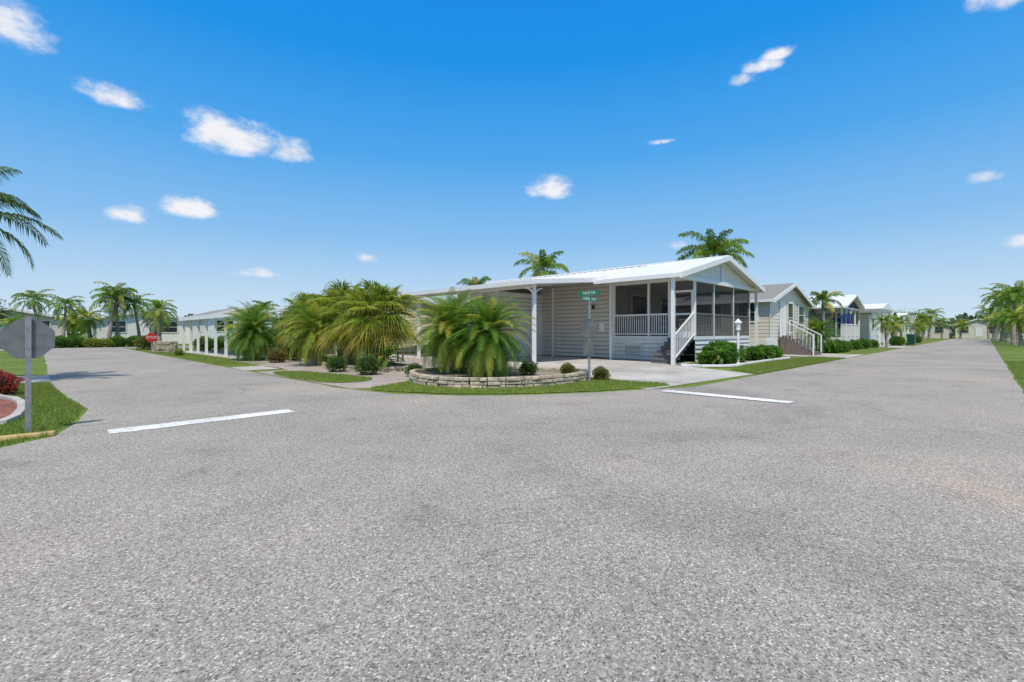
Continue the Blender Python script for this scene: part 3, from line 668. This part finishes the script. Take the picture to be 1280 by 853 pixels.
def screenporch_house(x0,x1,y0,roof,wall):
    e=house(x0,x1,y0+3.5,y0+15,3.1,4.15,wall,ROOFG,[('x',y0+5,y0+6,1.8,2.9)],[])
    xm=(x0+x1)/2
    w=P('porch_frame',WHITE,e); s=P('porch_screens',SCREEN,e); f=P('porch_floor',SIDW,e); r=P('porch_roof',roof,e); d=P('porch_gable',DARK,e)
    f.box(x0,x1,y0,y0+3.45,0,.9)
    n=4
    for i in range(n+1):
        xx=x0+(x1-x0-.1)*i/n; w.box(xx,xx+.1,y0-.02,y0+.08,.9,3.1)
    for i in range(1,4): w.box(x0-.02,x0+.08,y0+i*1.1,y0+i*1.1+.1,.9,3.1)
    w.box(x0-.03,x1+.03,y0-.04,y0+.1,3.1,3.22); w.box(x0-.03,x0+.09,y0+.1,y0+3.45,3.1,3.22); w.box(x0+.1,x1,y0,y0+.05,1.85,1.92)
    for i in range(1,40): xx=x0+(x1-x0)*i/40; w.box(xx-.012,xx+.012,y0+.01,y0+.035,.95,1.85)
    s.poly((x0,y0+.09,.9),(x1,y0+.09,.9),(x1,y0+.09,3.1),(x0,y0+.09,3.1)); s.poly((x0+.1,y0+.1,.9),(x0+.1,y0+3.4,.9),(x0+.1,y0+3.4,3.1),(x0+.1,y0+.1,3.1))
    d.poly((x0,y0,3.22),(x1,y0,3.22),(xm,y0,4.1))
    for a,b,c,dd in((x0-.35,xm,3.1,4.15),(xm,x1+.35,4.15,3.1)):
        r.hexa([(a,y0-.4,c),(b,y0-.4,dd),(b,y0+3.2,dd),(a,y0+3.2,c)],[(a,y0-.4,c+.13),(b,y0-.4,dd+.13),(b,y0+3.2,dd+.13),(a,y0+3.2,c+.13)])
    for q in(w,s,f,r,d): q.done()
    return e
e=screenporch_house(42.5,49.5,7.6,ROOFW,SIDB)
p=P('flag',BLUE,e)
for i in range(6): p.poly((42.2-.0,6.9+i*.12,2.6+.05*math.sin(i)),(42.25,6.9+(i+1)*.12,2.6+.05*math.sin(i+1)),(42.3,6.95+(i+1)*.12,1.9),(42.2,6.95+i*.12,1.9))
p.done()
e=house(60,68,8.5,20,3.1,4.2,SIDW,ROOFW,[('y',62,63.5,1.7,2.8),('x',10,11.5,1.7,2.8)],[('y',65.5,66.4,1,2.9)])
p=P('carport',WHITE,e)
p.box(53.5,60,6.6,14,3.2,3.4)
for xx in(53.7,56.7,59.7):
    for yy in(6.7,10,13.6): p.box(xx,xx+.14,yy,yy+.14,0,3.2)
p.hexa([(53.2,6.5,3.403),(60.3,6.5,3.403),(60.3,14,3.403),(53.2,14,3.403)],[(56.5,6.5,4.0),(57,6.5,4.0),(57,14,4.0),(56.5,14,4.0)]); p.done()
for i,(x0,m1,m2) in enumerate(((76,SIDG,ROOFG),(90,SIDY,ROOFW),(104,SIDW,ROOFG))):
    house(x0,x0+8,8.8,20,3.1,4.2,m1,m2,[('y',x0+1,x0+2.5,1.6,2.8),('y',x0+5.5,x0+7,1.6,2.8),('x',10,11,1.6,2.8)],[('y',x0+3.8,x0+4.7,.9,2.8)])
for i,(y0,m1,m2) in enumerate(((5.5,SIDG,ROOFG),(-2.5,SIDB,ROOFG),(-11,SIDY,ROOFG),(14,SIDB,ROOFW))):
    house(136+i,146+i,y0,y0+7.0,2.9,4.1,m1,m2,[('x',y0+.8,y0+2.2,1.2,2.5),('x',y0+5,y0+6.4,1.2,2.5)],[('x',y0+3.0,y0+3.9,.5,2.5)],'X')
# left street: yellow home + long white open carport
e=house(12.2,19,25.5,35,2.85,3.8,SIDY,ROOFW,[('x',27,28.4,1.3,2.3),('x',30,31.4,1.3,2.3),('y',13,14.4,1.3,2.3)],[('x',32.4,33.3,.6,2.4)])
def carport(x0,x1,y0,y1,z,e):
    p=P('carport_roof',ROOFW,e); p.slab(x0,z,x1,z+.62,y0,y1,.12); p.box(x0-.1,x0-.003,y0,y1,z-.2,z+.02); p.done()
    p=P('carport_posts',WHITE,e)
    n=int((y1-y0)/2.0)
    for i in range(n+1):
        yy=y0+.1+(y1-y0-.3)*i/n; p.box(x0+.1,x0+.22,yy,yy+.12,0,z-.1)
        p.beam((x0+.16,yy+.45,z-.14),(x0+.16,yy+.05,z-.5),.04)
    for i in range(3): p.box(x1-.5-i*2.2,x1-.38-i*2.2,y1-.3,y1-.18,0,z+.3-i*.22)
    p.done()
carport(6.7,12.1,25.6,38,2.22,e)
house(12,19,56,68,2.9,3.9,SIDW,ROOFG,[('y',13,14.5,1.4,2.5),('x',58,59.5,1.4,2.5)],[('x',62,62.9,.6,2.6)])
for x0,y0,m1,m2 in((4,63,SIDW,ROOFW),(-6,66,SIDG,ROOFG),(-16,72,SIDW,ROOFG),(24,62,SIDB,ROOFW)):
    house(x0,x0+8,y0,y0+6,2.7,3.5,m1,m2,[('y',x0+1,x0+2.4,1.3,2.4),('y',x0+5.2,x0+6.8,1.3,2.4)],[('y',x0+3.4,x0+4.3,.6,2.5)])
# ------------------------------------------------------------------ lamp post, bins, extras
e=empty('garden_lamp_post')
p=P('post',WHITE,e); x,y=19.0,6.72; p.cyl((x,y,0),(x,y,.12),.10,.07); p.cyl((x,y,.12),(x,y,1.35),.05,.045); p.cyl((x,y,1.35),(x,y,1.4),.1); p.cyl((x,y,1.631),(x,y,1.78),.15,.015); p.done()
p=P('lantern',WHITE,e); p.cyl((x,y,1.401),(x,y,1.63),.07,.12,8); p.done()
for x,y in((60.5,5.15),(61.7,5.2)):
    e=empty('wheeled_bin')
    p=P('body',BIN,e); p.hexa([(x-.22,y-.25,.08),(x+.22,y-.25,.08),(x+.22,y+.25,.08),(x-.22,y+.25,.08)],[(x-.3,y-.32,1.0),(x+.3,y-.32,1.0),(x+.3,y+.36,1.0),(x-.3,y+.36,1.0)]); p.done(.03)
    p=P('lid',BIN,e); p.hexa([(x-.32,y-.36,1.005),(x+.32,y-.36,1.005),(x+.32,y+.38,1.005),(x-.32,y+.38,1.005)],[(x-.26,y-.3,1.1),(x+.26,y-.3,1.1),(x+.26,y+.36,1.14),(x-.26,y+.36,1.14)]); p.done(.02)
    p=P('wheels',DARK,e); p.cyl((x-.3,y+.3,.12),(x-.24,y+.3,.12),.12); p.cyl((x+.24,y+.3,.12),(x+.3,y+.3,.12),.12); p.done()
e=empty('patio_bench'); p=P('frame',TREAD,e)
for xx in(9.9,11.0):
    for yy in(17.6,18.0): p.box(xx,xx+.06,yy,yy+.06,0,.45 if yy<17.8 else .95)
for i in range(4): p.box(9.85,11.1,17.58+i*.12,17.68+i*.12,.452,.48)
for i in range(3): p.box(9.85,11.1,18.07,18.09,.58+i*.13,.67+i*.13)
p.done()
# ------------------------------------------------------------------ world
W=D.worlds.new('World'); SC.world=W; W.use_nodes=True; nt=W.node_tree; ns=nt.nodes; ls=nt.links
bg=ns['Background']; bg.inputs['Strength'].default_value=.1
sv=Vector((-.55,-.5,0)).normalized(); EL=math.radians(60)
sky=N(ns,'ShaderNodeTexSky',sky_type='NISHITA'); sky.sun_disc=False; sky.sun_elevation=EL; sky.sun_rotation=math.atan2(sv.x,sv.y)
sky.altitude=0; sky.air_density=1.0; sky.dust_density=.6; sky.ozone_density=3.0
tc=N(ns,'ShaderNodeTexCoord'); sp=N(ns,'ShaderNodeSeparateXYZ'); ls.new(tc.outputs['Generated'],sp.inputs[0])
def MT(op,a,b=None,c=None):
    m=N(ns,'ShaderNodeMath',operation=op)
    for i,v in enumerate((a,b,c)):
        if v is None: continue
        if isinstance(v,(int,float)): m.inputs[i].default_value=v
        else: ls.new(v,m.inputs[i])
    return m.outputs[0]
az=MT('ARCTAN2',sp.outputs[0],sp.outputs[1]); el=MT('ARCSINE',sp.outputs[2])
el01=MT('DIVIDE',el,math.pi/2)
gr=ramp(ns,[(0,(.66,.79,.91)),(.05,(.50,.70,.90)),(.12,(.26,.54,.89)),(.22,(.08,.40,.87)),(.33,(.010,.295,.83)),(.45,(.006,.25,.78)),(.7,(.52,.55,.57)),(1,(.84,.81,.76))]); ls.new(el01,gr.inputs[0])  # top stops lie above the view, made pale and bright as neutral fill
g10=N(ns,'ShaderNodeVectorMath',operation='SCALE'); g10.inputs['Scale'].default_value=10.; ls.new(gr.outputs[0],g10.inputs[0])
skyc=mixc(ns,ls,sky.outputs[0],g10.outputs[0],.93)
nz=N(ns,'ShaderNodeTexNoise'); nz.inputs['Scale'].default_value=14; nz.inputs['Detail'].default_value=8; nz.inputs['Roughness'].default_value=.62
mp=N(ns,'ShaderNodeMapping'); mp.inputs['Scale'].default_value=(1,1,1.6); ls.new(tc.outputs['Generated'],mp.inputs[0]); ls.new(mp.outputs[0],nz.inputs['Vector'])
nf=MT('SUBTRACT',nz.outputs['Fac'],.5)
clouds=[(13.6,19.4,4.2,2.6,1.1),(16.4,19.2,4.2,2.3,1.1),(19.6,18.8,3.2,1.8,1.05),(-1.6,23.6,3.2,2.4,1.05),(5.2,20.7,3.0,1.5,1),(10.6,12.2,3.0,1.5,1.05),(6.0,10.9,1.7,1.2,1),
        (49.9,16.7,3.6,1.7,1.05),(70.6,25.6,2.4,1.1,1),(72.4,26.4,2.6,1.0,1),(74.2,27.1,2.2,.8,1),(90,13.0,1.5,1.0,1),(91.2,26.8,2.8,2.1,1),(16,6.2,3.8,.8,.6),(63.2,21.0,1.9,.35,.5),
        (27.8,8.5,1.6,.7,.5),(64.5,9.8,1.7,.8,.5),(92.6,7.5,1.5,.7,.5)]
mask=None
for a0,e0,wa,we,s in clouds:
    da=MT('MULTIPLY_ADD',az,1/math.radians(wa),-a0/wa); de=MT('MULTIPLY_ADD',el,1/math.radians(we),-e0/we)
    de=MT('MAXIMUM',de,MT('MULTIPLY',de,-1.5))
    r=MT('SQRT',MT('MULTIPLY_ADD',da,da,MT('MULTIPLY',de,de)))
    v=MT('MULTIPLY_ADD',r,-s,s)
    mask=v if mask is None else MT('MAXIMUM',mask,v)
dens=MT('MULTIPLY_ADD',nf,2.3,mask)
mr=N(ns,'ShaderNodeMapRange',interpolation_type='SMOOTHSTEP'); mr.inputs[1].default_value=.0; mr.inputs[2].default_value=.85; ls.new(dens,mr.inputs[0])
gate=N(ns,'ShaderNodeMapRange',interpolation_type='SMOOTHSTEP'); gate.inputs[1].default_value=-.35; gate.inputs[2].default_value=.2; ls.new(mask,gate.inputs[0])
fac=MT('MULTIPLY',MT('MULTIPLY',mr.outputs[0],gate.outputs[0]),.93)
cr=ramp(ns,[(.38,(.66,.73,.87)),(.56,(.94,.93,.95))]); ls.new(nz.outputs['Fac'],cr.inputs[0])
c10=N(ns,'ShaderNodeVectorMath',operation='SCALE'); c10.inputs['Scale'].default_value=10.; ls.new(cr.outputs[0],c10.inputs[0])
ls.new(mixc(ns,ls,skyc,c10.outputs[0],fac),bg.inputs['Color'])
# sun
L=D.lights.new('sun','SUN'); L.energy=3.8; L.angle=math.radians(.5); L.color=(1,.93,.83)
o=D.objects.new('sun',L); link(o)
dirv=Vector((sv.x*math.cos(EL),sv.y*math.cos(EL),math.sin(EL))); o.rotation_euler=dirv.to_track_quat('Z','Y').to_euler(); o.location=(0,0,30)
# camera
c=D.cameras.new('camera'); c.sensor_width=36; c.lens=592/1280*36; c.shift_y=-.0082; c.clip_end=3000; c.clip_start=.05
o=D.objects.new('camera',c); o.location=(0,0,1.25); o.rotation_euler=(math.pi/2,0,-math.pi/4); link(o); SC.camera=o
SC.view_settings.view_transform='Standard'; SC.view_settings.look='None'; SC.view_settings.exposure=0
